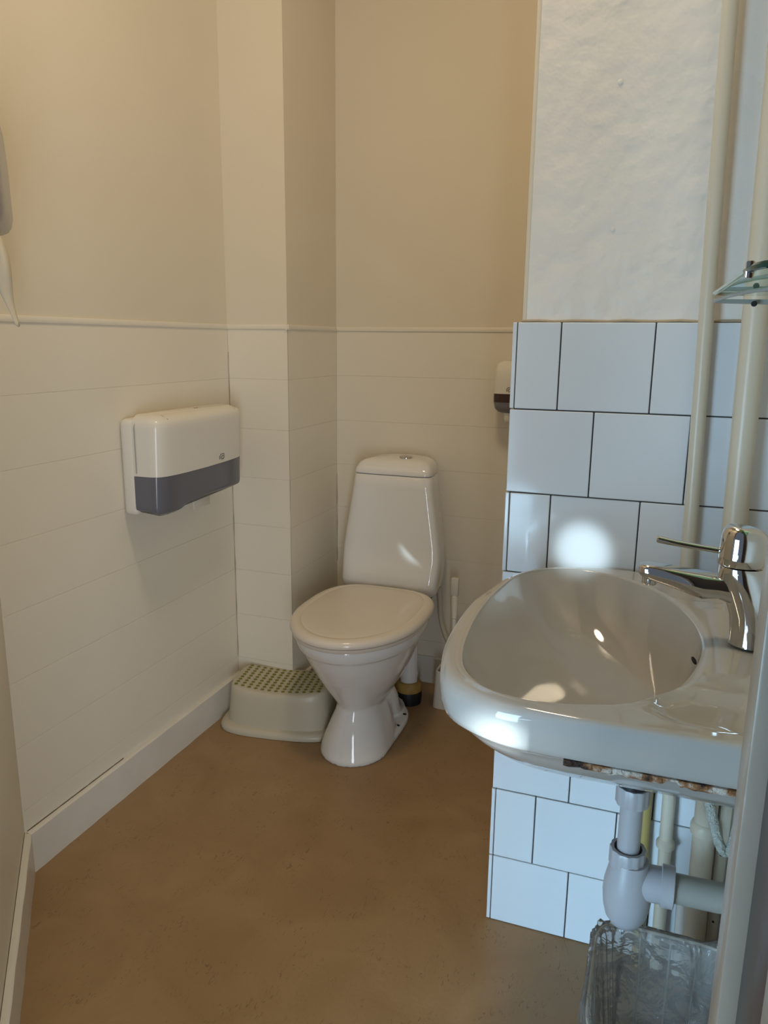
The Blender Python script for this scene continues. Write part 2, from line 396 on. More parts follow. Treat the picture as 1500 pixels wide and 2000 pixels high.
# bowl and pedestal
bm = bmesh.new()
loft(bm, [ring(.118, 1.945, 2.16, .055), ring(.135, 1.938, 2.17, .062), ring(.165, 1.925, 2.19, .082), ring(.21, 1.893, 2.215, .110), ring(.26, 1.856, 2.235, .134),
          ring(.31, 1.825, 2.25, .154), ring(.345, 1.807, 2.26, .166), ring(.352, 1.803, 2.262, .168), ring(.353, 1.795, 2.268, .176), ring(.372, 1.786, 2.275, .182), ring(.390, 1.783, 2.278, .184), ring(.396, 1.787, 2.276, .181)])
loft(bm, [ring(.0, 1.872, 2.16, .104, ymid=1.99), ring(.012, 1.872, 2.16, .104, ymid=1.99), ring(.05, 1.886, 2.16, .094, ymid=2.0), ring(.09, 1.905, 2.16, .080, ymid=2.01), ring(.125, 1.922, 2.16, .067, ymid=2.02), ring(.15, 1.93, 2.16, .062, ymid=2.02)])
loft(bm, [ring(0, 1.92, 2.29, .105, nb=3), ring(.016, 1.92, 2.29, .105, nb=3), ring(.024, 1.94, 2.282, .097, nb=3)])
loft(bm, [ring(0, 2.0, 2.31, .052, nb=4), ring(.03, 2.0, 2.30, .050, nb=4), ring(.10, 2.0, 2.24, .046, nb=4), ring(.20, 2.0, 2.26, .055, nb=4), ring(.30, 2.0, 2.38, .085, nb=4), ring(.385, 2.0, 2.44, .125, nb=4)])
# trapway bulge on both sides
for s in (-1, 1):
    tube(bm, curve([(TX+s*.045, 2.06, .21), (TX+s*.052, 2.14, .12), (TX+s*.048, 2.19, .05), (TX+s*.04, 2.26, .02)]), .030, 12)
body = link('bowl', bm, M['porcelain'], tl)
rm = body.modifiers.new('remesh', 'REMESH'); rm.mode = 'VOXEL'; rm.voxel_size = .0042; rm.use_smooth_shade = True
sm = body.modifiers.new('smooth', 'SMOOTH'); sm.factor = .5; sm.iterations = 5
# bolt holes
for (hx, hy) in ((-.716, 2.205), (-.712, 2.125)):
    bm = bmesh.new(); lathe(bm, [(0, 0), (.0062, 0), (.0062, .0028), (.0045, .0034), (0, .0034)], (hx, hy, .0215), 14, cap=False)
    link('bolt_hole', bm, M['dark'], tl)
# seat ring and lid
bm = bmesh.new()
loft(bm, [ring(.394, 1.776, 2.262, .188), ring(.399, 1.772, 2.265, .191), ring(.406, 1.771, 2.265, .192), ring(.408, 1.776, 2.262, .189)])
link('seat', bm, M['seat'], tl)
def lidring(z, ins, n=72): return ring(z, 1.765+ins, 2.278-ins*.6, .197-ins, nb=3.4, ymid=2.035)
bm = bmesh.new()
loft(bm, [lidring(.4085, .006), lidring(.4100, .0015), lidring(.414, .0), lidring(.421, .001), lidring(.427, .005), lidring(.430, .011), lidring(.4315, .020), lidring(.4315, .031), lidring(.4300, .0335), lidring(.4312, .036), lidring(.4320, .040), lidring(.4325, .08), lidring(.4325, .15)])
link('lid', bm, M['seat'], tl, angle=50)
for s in (-.07, .07):
    bm = bmesh.new(); lathe(bm, [(0, -.02), (.008, -.02), (.010, -.016), (.010, .016), (.008, .02), (0, .02)], (TX+s, 2.288, .412), 16, 'X', cap=False)
    link('hinge', bm, M['seat'], tl)
# white bumper glimpsed at the side of the rim
bm = bmesh.new(); lathe(bm, [(0, -.004), (.006, -.004), (.009, 0), (.006, .004), (0, .004)], (TX+.163, 2.005, .378), 12, 'X', cap=False)
link('side_button', bm, M['porcelain'], tl)
# cistern
def cring(z, hw, yf, yb=2.505, n=64, e=7.0, cx=-.8225):
    cy, hy = (yf+yb)/2, (yb-yf)/2
    out = []
    for k in range(n):
        x, y = sq(2*math.pi*k/n, e); out.append(Vector((cx+hw*x*(1-.13*(y+1)/2), cy+hy*y, z)))
    return out
bm = bmesh.new()
prof = [(.390, .160, 2.325), (.394, .166, 2.314), (.41, .170, 2.305), (.43, .173, 2.303), (.46, .1745, 2.312), (.49, .1765, 2.322), (.52, .177, 2.328), (.55, .1745, 2.331), (.60, .167, 2.333), (.65, .158, 2.335), (.70, .150, 2.337), (.75, .142, 2.339), (.786, .1365, 2.341), (.788, .134, 2.344)]
loft(bm, [cring(*p) for p in prof]); link('cistern', bm, M['porcelain'], tl, angle=60)
bm = bmesh.new()
loft(bm, [cring(.7895, .131, 2.347), cring(.7905, .1365, 2.341), cring(.795, .1375, 2.340), cring(.808, .134, 2.345), cring(.822, .126, 2.357), cring(.831, .112, 2.372), cring(.836, .09, 2.39), cring(.838, .05, 2.41)])
link('cistern_lid', bm, M['porcelain'], tl, angle=60)
bm = bmesh.new(); lathe(bm, [(0, 0), (.023, 0), (.023, .004), (.0215, .006), (.019, .0055), (.0175, .007), (0, .0075)], (TX+.005, 2.425, .8365), 28, cap=False)
link('flush_button', bm, M['chrome'], tl)
bm = bmesh.new(); loft(bm, [ring(.372, 2.30, 2.44, .120, nb=4, nf=4), ring(.393, 2.30, 2.45, .120, nb=4, nf=4)]); link('cistern_gasket', bm, M['rubber'], tl)
# floor outlet with its seal
bm = bmesh.new(); lathe(bm, [(.030, 0), (.030, .04), (.033, .055), (.029, .07), (.029, .30)], (-.748, 2.345, .055), 28)
o = link('outlet_pipe', bm, M['porcelain'], tl); o['label'] = 'white outlet pipe'
bm = bmesh.new(); lathe(bm, [(.031, 0), (.045, .0), (.047, .012), (.044, .026), (.038, .033), (.031, .034)], (-.748, 2.345, .045), 28, cap=False)
o = link('outlet_seal', bm, M['sealpaint'], tl); o['label'] = 'rust yellow seal ring'
bm = bmesh.new(); lathe(bm, [(.0, 0), (.044, 0), (.046, .03), (.044, .045), (0, .045)], (-.748, 2.345, .0), 28, cap=False)
o = link('rubber_collar', bm, M['rubber'], tl); o['label'] = 'black rubber collar'
# supply hose
bm = bmesh.new(); tube(bm, curve([(-.672, 2.42, .40), (-.668, 2.43, .34), (-.664, 2.44, .27), (-.640, 2.445, .20), (-.60, 2.45, .165), (-.54, 2.48, .155), (-.48, 2.52, .155)]), .0085, 12)
tag(link('water_hose', bm, M['pipe'], None), 'cream supply hose curving down beside the toilet to the skirting', 'hose')
# small pipe left of the bowl
bm = bmesh.new(); tube(bm, curve([(-1.075, 2.50, .06), (-1.03, 2.42, .115), (-.99, 2.33, .15), (-.93, 2.30, .17)]), .0065, 10)
tag(link('wall_pipe', bm, M['pipe'], None), 'thin cream pipe rising between step stool and toilet bowl', 'pipe')

# ---------------------------------------------------------------- step stool
st = thing('step_stool', 'cream plastic child step stool with green anti-slip dots in corner', 'stool')
SC = Vector((-1.087, 2.075)); SA = math.radians(9)
def sp(x, y, z): return Vector((SC.x + x*math.cos(SA) - y*math.sin(SA), SC.y + x*math.sin(SA) + y*math.cos(SA), z))
def bow(x, hw): return -.016*(1-(x/hw)**2)         # front edge bulges towards the room
def sring(z, hx, hy, e=5, n=72, top=False):
    out = []
    for k in range(n):
        x, y = sq(2*math.pi*k/n, e); X_ = x*hx; Y_ = y*hy
        Y_ += bow(X_, hx) if y < 0 else 0
        zz = z - (.012*(1-(X_/.161)**2) if top else 0)
        out.append(sp(X_, Y_, zz))
    return out
bm = bmesh.new()
loft(bm, [sring(.003, .190, .120), sring(.001, .193, .123), sring(.010, .194, .124), sring(.019, .190, .120), sring(.023, .182, .113), sring(.026, .172, .104),
          sring(.06, .168, .101), sring(.115, .163, .097, top=False), sring(.139, .161, .095, top=True), sring(.147, .157, .091, top=True), sring(.150, .150, .085, top=True), sring(.150, .11, .06, top=True), sring(.1495, .05, .03, top=True)], cap0=False)
link('stool_body', bm, M['stool'], st, angle=40)
bm = bmesh.new(); lathe(bm, [(0, 0), (.0062, 0), (.0060, .0012), (.0048, .0019), (0, .0022)], (0, 0, 0), 12, cap=False)
me = bpy.data.meshes.new('grip_dot'); bmesh.ops.recalc_face_normals(bm, faces=bm.faces); bm.to_mesh(me); bm.free(); me.materials.append(M['green']); me.shade_smooth()
NX, NY = 13, 9
for i in range(NX):
    for j in range(NY):
        x = -.136 + .272*i/(NX-1); y = -.070 + .140*j/(NY-1) + bow(x, .16)*(1-j/(NY-1))*.9
        o = bpy.data.objects.new('grip_dot', me); COL.objects.link(o); o.parent = st
        o.location = sp(x, y, .1496 - .012*(1-(x/.161)**2))

# ---------------------------------------------------------------- toilet brush
tb = thing('toilet_brush', 'white toilet brush standing in its white holder by the back wall', 'brush')
bx, by = -.606, 2.375
bm = bmesh.new()
def rr(cx, cy, hx, hy, z, e=5, n=40): return [Vector((cx+hx*sq(2*math.pi*k/n, e)[0], cy+hy*sq(2*math.pi*k/n, e)[1], z)) for k in range(n)]
loft(bm, [rr(bx, by, .055, .05, 0), rr(bx, by, .055, .05, .004), rr(bx, by, .048, .044, .13), rr(bx, by, .046, .042, .132), rr(bx, by, .043, .039, .125)], cap1=False)
link('brush_holder', bm, M['white'], tb)
bm = bmesh.new(); tube(bm, [(bx+.004, by, .05), (bx+.002, by+.01, .20), (bx-.004, by+.03, .30)], [.006, .0075, .009], 14); 
tube(bm, [(bx-.004, by+.03, .30), (bx-.010, by+.05, .368), (bx-.012, by+.056, .370)], [.010, .0125, .0115], 14)
link('handle', bm, M['white'], tb)
bm = bmesh.new(); box(bm, bx-.023, bx+.003, by+.043, by+.062, .375, .438, bev=.003); link('handle_grip', bm, M['white'], tb)
bm = bmesh.new(); lathe(bm, [(0, 0), (.028, .005), (.034, .03), (.028, .06), (0, .065)], (bx+.004, by, .01), 20, cap=False); link('bristles', bm, M['paper'], tb)

# ---------------------------------------------------------------- towel dispenser on left wall
td = thing('towel_dispenser', 'wide white paper towel dispenser with smoked grey lower window on left wall', 'dispenser')
Y0, Y1 = 1.606, 2.032
# back plate
bm = bmesh.new(); box(bm, XL, XL+.047, Y0, Y1+.003, .768, 1.020, bev=.016, seg=4); link('back_plate', bm, M['white'], td)
# profile of the cover in y-z, extruded towards the room with rounded edges
def dcover(zlo_f, zhi_f, x0, x1, m, name, roundtop, ny=44, nz=14):
    """solid block between heights zlo_f(y)..zhi_f(y), from x0 out to x1, with a rounded plan outline"""
    bm = bmesh.new(); rings = []
    for i in range(nz+1):
        t = i/nz; ringp = []
        plan = []
        for k in range(ny+1):
            a = math.pi*k/ny
            cx_, s_ = math.cos(a), math.sin(a)
            e = 7.0
            px = math.copysign(abs(cx_)**(2/e), cx_); py = abs(s_)**(2/e)
            plan.append((-px, py))
        for u_, v_ in plan:
            y = (Y0+Y1)/2 + u_*((Y1-Y0)/2-.002)
            lo, hi = zlo_f(y), zhi_f(y)
            z = lo + (hi-lo)*t
            sh = 0.0
            if roundtop:
                d = (1.030 - z)
                r = .030
                if d < r: sh = r - math.sqrt(max(0, r*r-(r-d)**2))
            if not roundtop:
                d = z - lo; r = .014
                if d < r: sh = r - math.sqrt(max(0, r*r-(r-d)**2))
            dep = (x1-x0)
            # face leans back slightly towards the bottom
            lean = .010*(1.03-z)/.25
            x = x0 + v_*(dep - sh - lean)
            yy = y + (-u_*sh*.8 if abs(u_) > .8 else 0)
            ringp.append(Vector((x, yy, z)))
        rings.append(ringp)
    loft(bm, rings)
    o = link(name, bm, M[m], td, angle=40); return o
def zsplit(y):
    t = (y-Y0)/(Y1-Y0); return .874 + .004*t - .004*math.sin(math.pi*t)
def zbot(y):
    t = (y-Y0)/(Y1-Y0)
    s = 1/(1+math.exp(-(t-.27)*45))
    base = .769 + .019*s
    if t > .95: base += .012*((t-.95)/.05)**2
    if t < .04: base += .012*((.04-t)/.04)**2
    return base
dcover(zsplit, lambda y: 1.030, XL+.040, XL+.128, 'white', 'cover', True)
o = dcover(zbot, lambda y: zsplit(y)-.0006, XL+.040, XL+.127, 'smoke', 'window', False); o['label'] = 'smoked grey translucent window'
bm = bmesh.new(); box(bm, XL+.064, XL+.069, 1.825, 1.908, .745, .80, bev=.001)
link('paper_towel_tip', bm, M['paper'], td)
bm = bmesh.new(); lathe(bm, [(0, 0), (.006, 0), (.007, .0008), (0, .0012)], (XL+.066, 1.86, 1.0300), 16, cap=False); link('lock', bm, M['grey'], td)
# small leaf-like emblem on the cover: an outlined rounded square open at the foot
def emblem(parent, org, ux, uz, s):
    bm = bmesh.new(); org, ux, uz = Vector(org), Vector(ux), Vector(uz)
    for path in ([(-.5, -.55), (-.5, .0), (-.3, .38), (.1, .5), (.5, .5), (.5, -.4), (.2, -.55), (-.1, -.5)], [(-.25, -.35), (0, .0), (.3, .1)]):
        tube(bm, [org+ux*a*s+uz*b*s for a, b in path], s*.085, 6)
    return link('emblem', bm, M['emblem'], parent)
bm = bmesh.new(); tube(bm, [(XL+.049, Y0+.0005, .882), (XL+.049, Y0+.0005, 1.0), (XL+.050, Y0+.006, 1.013), (XL+.051, Y0+.02, 1.0205)], .0011, 6); link('seam', bm, M['grey'], td)
emblem(td, (XL+.1228, 1.895, .892), (0, 1.6, 0), (0, 0, 1), .014)

# ---------------------------------------------------------------- soap dispenser on the back wall
sd = thing('soap_dispenser', 'small white soap dispenser with dark lower window behind the tiled pier', 'dispenser')
SX0, SX1 = -.514, -.410; sx = (SX0+SX1)/2; hw_ = (SX1-SX0)/2
def sdr(z, hw, yf, e=4.5, n=48):
    return [Vector((sx+hw*sq(2*math.pi*k/n, e)[0], (yf+YB)/2+(YB-yf)/2*sq(2*math.pi*k/n, e)[1], z)) for k in range(n)]
bm = bmesh.new(); loft(bm, [sdr(1.060, hw_, 2.420), sdr(1.10, hw_-.001, 2.420), sdr(1.135, hw_-.003, 2.424), sdr(1.152, hw_-.008, 2.434), sdr(1.160, hw_-.018, 2.447), sdr(1.162, hw_-.030, 2.46)])
link('cover', bm, M['white'], sd, angle=50)
bm = bmesh.new(); loft(bm, [sdr(1.034, hw_, 2.420), sdr(1.0595, hw_, 2.420)]); link('dark_window', bm, mat('wine_plastic', (.05, .025, .022), .2), sd, angle=50)
bm = bmesh.new(); loft(bm, [sdr(.998, hw_-.022, 2.45), sdr(1.002, hw_-.012, 2.438), sdr(1.012, hw_-.004, 2.427), sdr(1.0335, hw_, 2.421)]); link('push_bar', bm, M['smokel'], sd, angle=50)
bm = bmesh.new(); lathe(bm, [(0, -.03), (.010, -.028), (.014, -.02), (.014, 0), (0, 0)], (sx-.004, 2.455, .999), 20, cap=False); link('spout', bm, M['white'], sd)
emblem(sd, (-.462, 2.4195, 1.074), (1, 0, 0), (0, 0, 1), .012)
bm = bmesh.new(); lathe(bm, [(0, 0), (.005, 0), (.005, .001), (0, .0015)], (-.462, 2.475, 1.1615), 12, cap=False); link('lock', bm, M['grey'], sd)

# ---------------------------------------------------------------- hand towel roll dispenser at far left, on the diagonal wall
rd = thing('roll_dispenser', 'smoked grey roll towel dispenser cut off by the left frame edge', 'dispenser')
s0 = .150
def dp(s, d, z): p = d0 + dv*s + dn*d; return Vector((p.x, p.y, z))
bm = bmesh.new(); rings = []
for (z, ins) in [(1.393, .030), (1.397, .018), (1.405, .008), (1.42, .002), (1.50, .004), (1.55, .009), (1.573, .018), (1.584, .030), (1.588, .05)]:
    n = 48; rings.append([dp(s0+.13+(.13-ins)*sq(2*math.pi*k/n, 5)[0], .0545+(.0525-ins*.5)*sq(2*math.pi*k/n, 5)[1], z) for k in range(n)])
loft(bm, rings); link('cover', bm, M['smokel'], rd, angle=50)
bm = bmesh.new(); loft(bm, [[dp(s, d, z) for s, d in ((s0+.02, .001), (s0+.24, .001), (s0+.24, .02), (s0+.02, .02))] for z in (1.388, 1.60)]); link('back_plate', bm, M['white'], rd)
# curled paper strip hanging from it
bm = bmesh.new(); rows = []
for i in range(22):
    t = i/21; z = 1.40 - .160*t
    s_out = s0 + .030 - .028*math.sin(min(1, t*1.15)*1.7)**1.0 + .022*max(0, 1-t*4)
    rows.append([dp(.115+.05*k*(1-t*.75)+.01*math.sin(5*t), .075+.020*t**.6-.03*k*(1-t*.6)+.004*math.sin(6*t+k*2), z+.002*math.sin(k*5+t*9)) for k in (0, .33, .66, 1)])
for a, b in zip(rows, rows[1:]):
    pass
V = [[bm.verts.new(p) for p in r] for r in rows]
for a, b in zip(V, V[1:]):
    for i in range(3): bm.faces.new((a[i], a[i+1], b[i+1], b[i]))
o = link('paper_strip', bm, M['paper'], rd); sm = o.modifiers.new('solid', 'SOLIDIFY'); sm.thickness = .0012

# ---------------------------------------------------------------- wash basin
BZ = .820
CTR = Vector((-.075, 1.105))
outer_pts = [(.205, .806), (.16, .804), (.10, .803), (.02, .802), (-.05, .801), (-.10, .802), (-.145, .806), (-.182, .820), (-.214, .842), (-.237, .877), (-.251, .925), (-.262, .98), (-.268, 1.04), (-.2695, 1.105), (-.268, 1.17),
             (-.256, 1.24), (-.244, 1.30), (-.222, 1.352), (-.19, 1.388), (-.15, 1.407), (-.10, 1.416), (-.05, 1.418), (.005, 1.410), (.06, 1.385), (.12, 1.374), (.205, 1.372), (.205, 1.30), (.205, 1.20), (.205, 1.10), (.205, 1.0), (.205, .90)]
inner_pts = [(.051, .942), (.035, .912), (.012, .888), (-.017, .858), (-.077, .833), (-.128, .828), (-.174, .843), (-.207, .882), (-.224, .940), (-.234, 1.02), (-.238, 1.11), (-.233, 1.21), (-.215, 1.31), (-.175, 1.362), (-.115, 1.381), (-.056, 1.367), (-.015, 1.338), (.018, 1.300), (.050, 1.235), (.070, 1.165), (.077, 1.085), (.069, 1.01)]
def closed_curve(pts, k=12):
    pts = [Vector(p) for p in pts]; n = len(pts); out = []
    for i in range(n):
        a, b, c, d = pts[i-1], pts[i], pts[(i+1) % n], pts[(i+2) % n]
        for s in range(k):
            t = s/k; out.append(.5*((2*b)+(c-a)*t+(2*a-5*b+4*c-d)*t*t+(3*b-a-3*c+d)*t**3))
    return out
def polar(pts, ctr, n=176, k=12, sm_=1):
    cc = closed_curve(pts, k); ang = [math.atan2(p.y-ctr.y, p.x-ctr.x) for p in cc]; res = []
    m = len(cc)
    for i in range(n):
        a = -math.pi + 2*math.pi*(i+.5)/n; dirv = Vector((math.cos(a), math.sin(a))); best = None
        for j in range(m):
            p, q_ = cc[j]-ctr, cc[(j+1) % m]-ctr
            c1 = dirv.x*p.y-dirv.y*p.x; c2 = dirv.x*q_.y-dirv.y*q_.x
            if c1*c2 <= 0 and c1 != c2:
                h = p+(q_-p)*(c1/(c1-c2)); d = h.dot(dirv)
                if d > 0 and (best is None or d > best): best = d
        res.append(best)
    for _ in range(sm_): res = [(res[i-1]+2*res[i]+res[(i+1) % n])/4 for i in range(n)]
    return [Vector((ctr.x+math.cos(-math.pi+2*math.pi*(i+.5)/n)*res[i], ctr.y+math.sin(-math.pi+2*math.pi*(i+.5)/n)*res[i])) for i in range(n)]
OUT = polar(outer_pts, CTR); INN = polar(inner_pts, CTR, sm_=2)
DRN = Vector((.000, 1.09))
wbs = thing('wash_basin', 'white ceramic wash basin with wide rounded rim on right wall', 'basin')
def sstep(x): x = max(0, min(1, x)); return x*x*(3-2*x)
def deckz(p):
    z = BZ
    # shallow soap recess at the near right corner and a mirrored one at the far side
    for cy_ in (.880, 1.330):
        ax = (p.x-.085)/.062; ay = (p.y-cy_)/.040
        d = (abs(ax)**3+abs(ay)**3)**(1/3)
        z -= .009*sstep((1.12-d)/.22)
    # raised tap ledge
    z += .004*sstep((p.x-.075)/.02)*sstep((.150-abs(p.y-1.105))/.02)
    return z
rings = []
# bowl from drain outwards
bowl = [(.09, 0.0), (.2, .0025), (.34, .008), (.48, .018), (.60, .031), (.70, .047), (.79, .067), (.86, .088), (.91, .105), (.945, .118), (.97, .128), (.985, .1345), (.995, .139), (1.0, .1415)]
DEP = .1415
for f_, h in bowl: rings.append([Vector((*(DRN+(p-DRN)*f_), BZ-.004-DEP+h)) for p in INN])
K = 14
for k in range(1, K):
    t = k/K; r_ = []
    for i_, a in enumerate(INN):
        er = .0065 + .0150*sstep((-.02-OUT[i_].x)/.20)
        nn = (OUT[i_]-a).normalized(); b = OUT[i_]-nn*min(er*1.02, (OUT[i_]-a).length*.8)
        p = a+(b-a)*t; z = deckz(p)
        fade = sstep(min(t, 1-t)/.12)
        crown = .0012*math.sin(math.pi*t) * sstep((.0-p.x)/.1)
        z = BZ + (z-BZ)*fade + crown - .0035 + (.0026*math.exp(-(t/.07)**2) if t < .2 else 0)
        r_.append(Vector((p.x, p.y, z)))
    rings.append(r_)
def inset(pts, d, back=True):
    n = len(pts); out = []
    for i in range(n):
        t = (pts[(i+1) % n]-pts[i-1]).normalized(); nr = Vector((-t.y, t.x))
        if nr.dot(CTR-pts[i]) < 0: nr = -nr
        p = pts[i]+nr*d
        if pts[i].x > .19: p.x = max(min(pts[i].x, .205), p.x) if d > 0 else p.x
        out.append(p)
    return out
def inset_one(i, d):
    n = len(OUT); t = (OUT[(i+1) % n]-OUT[i-1]).normalized(); nr = Vector((-t.y, t.x))
    if nr.dot(CTR-OUT[i]) < 0: nr = -nr
    return OUT[i]+nr*d
def leftness(p): return sstep((-.02-p.x)/.20)
edge_r = []
for p in OUT: edge_r.append(.0065 + .0150*leftness(p))
for ph in (90, 72, 54, 36, 18, 0):
    A_ = math.radians(ph); r_ = []
    for i_, p in enumerate(OUT):
        er = edge_r[i_]; q_ = inset_one(i_, er*(1-math.cos(A_)))
        r_.append(Vector((q_.x, q_.y, BZ-.0035*1.0 - er*(1-math.sin(A_)))))
    rings.append(r_)
for d, z_ in [(.0004, BZ-.036), (.0016, BZ-.047), (.0035, BZ-.055)]:
    rings.append([Vector((q_.x, q_.y, z_)) for q_ in (inset_one(i_, d) for i_ in range(len(OUT)))])
UC = Vector((-.035, 1.095))
under = [(.96, -.0605), (.955, -.0625), (.935, -.066), (.90, -.078), (.84, -.096), (.76, -.116), (.66, -.134), (.54, -.150), (.40, -.163), (.26, -.172), (.13, -.178), (.06, -.190)]
for f_, dz in under:
    rings.append([Vector((*(UC+(p-UC)*f_), BZ+dz)) for p in OUT])
# keep the rounded outer roll
bm = bmesh.new(); loft(bm, rings, cap0=True, cap1=True)
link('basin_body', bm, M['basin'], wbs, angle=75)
# drain and overflow
bm = bmesh.new(); lathe(bm, [(0, .001), (.012, .001), (.014, .0025), (.021, .003), (.023, .001), (.023, -.002)], (DRN.x, DRN.y, BZ-.004-DEP+.001), 28, cap=False); link('drain_ring', bm, M['chrome'], wbs)
bm = bmesh.new(); lathe(bm, [(0, 0), (.010, 0), (.012, .0015), (.012, .004), (0, .004)], (DRN.x, DRN.y, BZ-DEP-.0010), 24, cap=False); link('drain_hole', bm, M['dark'], wbs)
bm = bmesh.new(); r = bmesh.ops.create_uvsphere(bm, u_segments=20, v_segments=12, radius=1)
bmesh.ops.scale(bm, vec=(.0016, .0115, .0048), verts=bm.verts); bmesh.ops.rotate(bm, matrix=Matrix.Rotation(math.radians(-50), 3, 'Y'), verts=bm.verts); bmesh.ops.translate(bm, vec=(.0675, 1.065, .7985), verts=bm.verts)
link('overflow_hole', bm, M['dark'], wbs)
# crumbly unglazed ledge along the underside
bm = bmesh.new(); N = 60; rr_ = []
for i in range(N+1):
    x = -.073+.275*i/N; j1 = noise.noise(Vector((i*.41, 3, 0))); j2 = noise.noise(Vector((i*.63, 9, 0)))
    th = .0085+.003*j1 if i not in (24, 25, 26) else .003
    y_f = .8055+.0015*j2
    rr_.append([Vector((x, y_f, BZ-.0575)), Vector((x, y_f-.001, BZ-.0575-th*.6)), Vector((x, y_f+.002, BZ-.0575-th)), Vector((x, y_f+.05, BZ-.0575-th*1.05)), Vector((x, y_f+.05, BZ-.0575))])
loft(bm, rr_); o = link('unglazed_ledge', bm, M['rust'], wbs, angle=20); o['label'] = 'rust-stained unglazed ledge'
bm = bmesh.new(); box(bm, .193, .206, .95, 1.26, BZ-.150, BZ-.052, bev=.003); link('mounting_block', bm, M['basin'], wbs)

# tap
tp = thing('mixer_tap', 'chrome single-lever mixer tap on the basin deck', 'tap')
ty = 1.09
bm = bmesh.new()
def tring(cx, z, hx, hy, n=40, tilt=0):
    return [Vector((cx+hx*math.cos(2*math.pi*k/n), ty+hy*math.sin(2*math.pi*k/n), z + tilt*hx*math.cos(2*math.pi*k/n))) for k in range(n)]
loft(bm, [tring(.139, .8245, .031, .028), tring(.139, .8275, .0305, .0275), tring(.1380, .845, .0300, .0265), tring(.136, .865, .0305, .026), tring(.1310, .885, .0330, .0255), tring(.1260, .900, .0345, .0255), tring(.1215, .912, .0345, .0255, tilt=.0), tring(.1185, .924, .0315, .0255), tring(.1165, .9295, .0290, .0250), tring(.1160, .9310, .0280, .0245)])
link('tap_body', bm, M['chrome'], tp, angle=50)
bm = bmesh.new(); sec = []
def spsec(x, zc, hy, hz, e=3.4, n=28): return [Vector((x, ty+hy*sq(2*math.pi*k/n, e)[0], zc+hz*sq(2*math.pi*k/n, e)[1])) for k in range(n)]
for x, zc, hy, hz in [(.128, .900, .018, .018), (.108, .898, .0185, .020), (.090, .900, .018, .0155), (.070, .8995, .0185, .0185), (.050, .9035, .018, .0160), (.030, .9075, .0175, .0138), (.010, .9105, .0170, .0122), (.000, .9120, .0165, .0114), (-.008, .9130, .0150, .0098), (-.0135, .9140, .010, .0060)]:
    sec.append(spsec(x, zc, hy, hz))
loft(bm, sec); link('spout', bm, M['chrome'], tp, angle=60)
bm = bmesh.new(); lathe(bm, [(0, 0), (.0085, 0), (.0105, .002), (.0105, .014), (0, .014)], (.0015, ty, .8925), 24, cap=False); link('aerator', bm, M['chrome'], tp)
bm = bmesh.new(); loft(bm, [tring(.1135, .9325, .0275, .0245), tring(.1138, .9335, .0290, .0255), tring(.1142, .945, .0293, .0258), tring(.1148, .960, .0293, .0258, tilt=-.03), tring(.1150, .970, .0286, .0250, tilt=-.08), tring(.1155, .9775, .0264, .0232, tilt=-.12), tring(.1162, .9830, .0220, .0195, tilt=-.15), tring(.117, .9850, .0150, .0130, tilt=-.16), tring(.118, .9860, .0070, .006, tilt=-.16)])
link('lever_cap', bm, M['chrome'], tp, angle=60)
bm = bmesh.new(); tube(bm, [(.106, ty, .9485), (.092, ty, .9490), (.088, ty, .9492)], [.0075, .0065, .0045], 16)
tube(bm, [(.090, ty, .9492), (.060, ty, .9515), (.030, ty, .9545), (.012, ty, .9570), (.008, ty, .9575), (.006, ty, .9577)], [.0042, .0042, .0045, .0050, .0050, .0034], 16)
link('lever', bm, M['chrome'], tp)

# ---------------------------------------------------------------- waste trap
tr = thing('bottle_trap', 'grey plastic bottle trap hanging under the wash basin', 'trap')
cx, cy = .005, 1.08
def nut(z, r, h, name):
    bm = bmesh.new(); n = 48; rs = []
    for (dz, f_) in ((0, .97), (h*.06, 1), (h*.94, 1), (h, .97)):
        rs.append([Vector((cx+r*f_*(1+(.045 if (k % 4) < 2 else 0))*math.cos(2*math.pi*k/n), cy+r*f_*(1+(.045 if (k % 4) < 2 else 0))*math.sin(2*math.pi*k/n), z+dz)) for k in range(n)])
    ri = [Vector((cx+r*.80*math.cos(2*math.pi*k/n), cy+r*.80*math.sin(2*math.pi*k/n), z+h)) for k in range(n)]
    rj = [Vector((v.x, v.y, z+h*.3)) for v in ri]
    loft(bm, rs+[ri, rj], True, False); link(name, bm, M['pvc'], tr, angle=30)
bm = bmesh.new(); lathe(bm, [(.015, .0), (.0165, .03), (.0165, .10), (.0165, .22)], (cx, cy, .43), 28); link('tailpiece', bm, M['pvc'], tr)
bm = bmesh.new(); lathe(bm, [(.017, 0), (.0205, 0), (.0205, .006), (.017, .006)], (cx, cy, .587), 28); link('rubber_washer', bm, M['rubber'], tr)
nut(.558, .0235, .029, 'nut'); nut(.455, .0255, .028, 'nut')
bm = bmesh.new(); lathe(bm, [(0, -.094), (.012, -.093), (.022, -.087), (.0295, -.075), (.0340, -.058), (.0358, -.038), (.0350, -.020), (.031, .0), (.0285, .012), (.027, .020)], (cx+.004, cy, .444), 36)
# side outlet of the body
tube(bm, [(cx+.006, cy, .430), (cx+.03, cy, .431), (cx+.052, cy, .432)], [.026, .0265, .0265], 28)
link('trap_body', bm, M['pvc'], tr, angle=50)
bm = bmesh.new(); lathe(bm, [(.0285, 0), (.0305, .001), (.0305, .018), (.0285, .019)], (cx+.050, cy, .4325), 36, 'X'); link('outlet_nut', bm, M['pvc'], tr)
bm = bmesh.new(); tube(bm, [(cx+.066, cy, .4325), (.12, cy, .433), (.206, cy, .436)], [.0215, .0215, .0215], 28); o = link('waste_pipe', bm, M['pvcd'], tr)

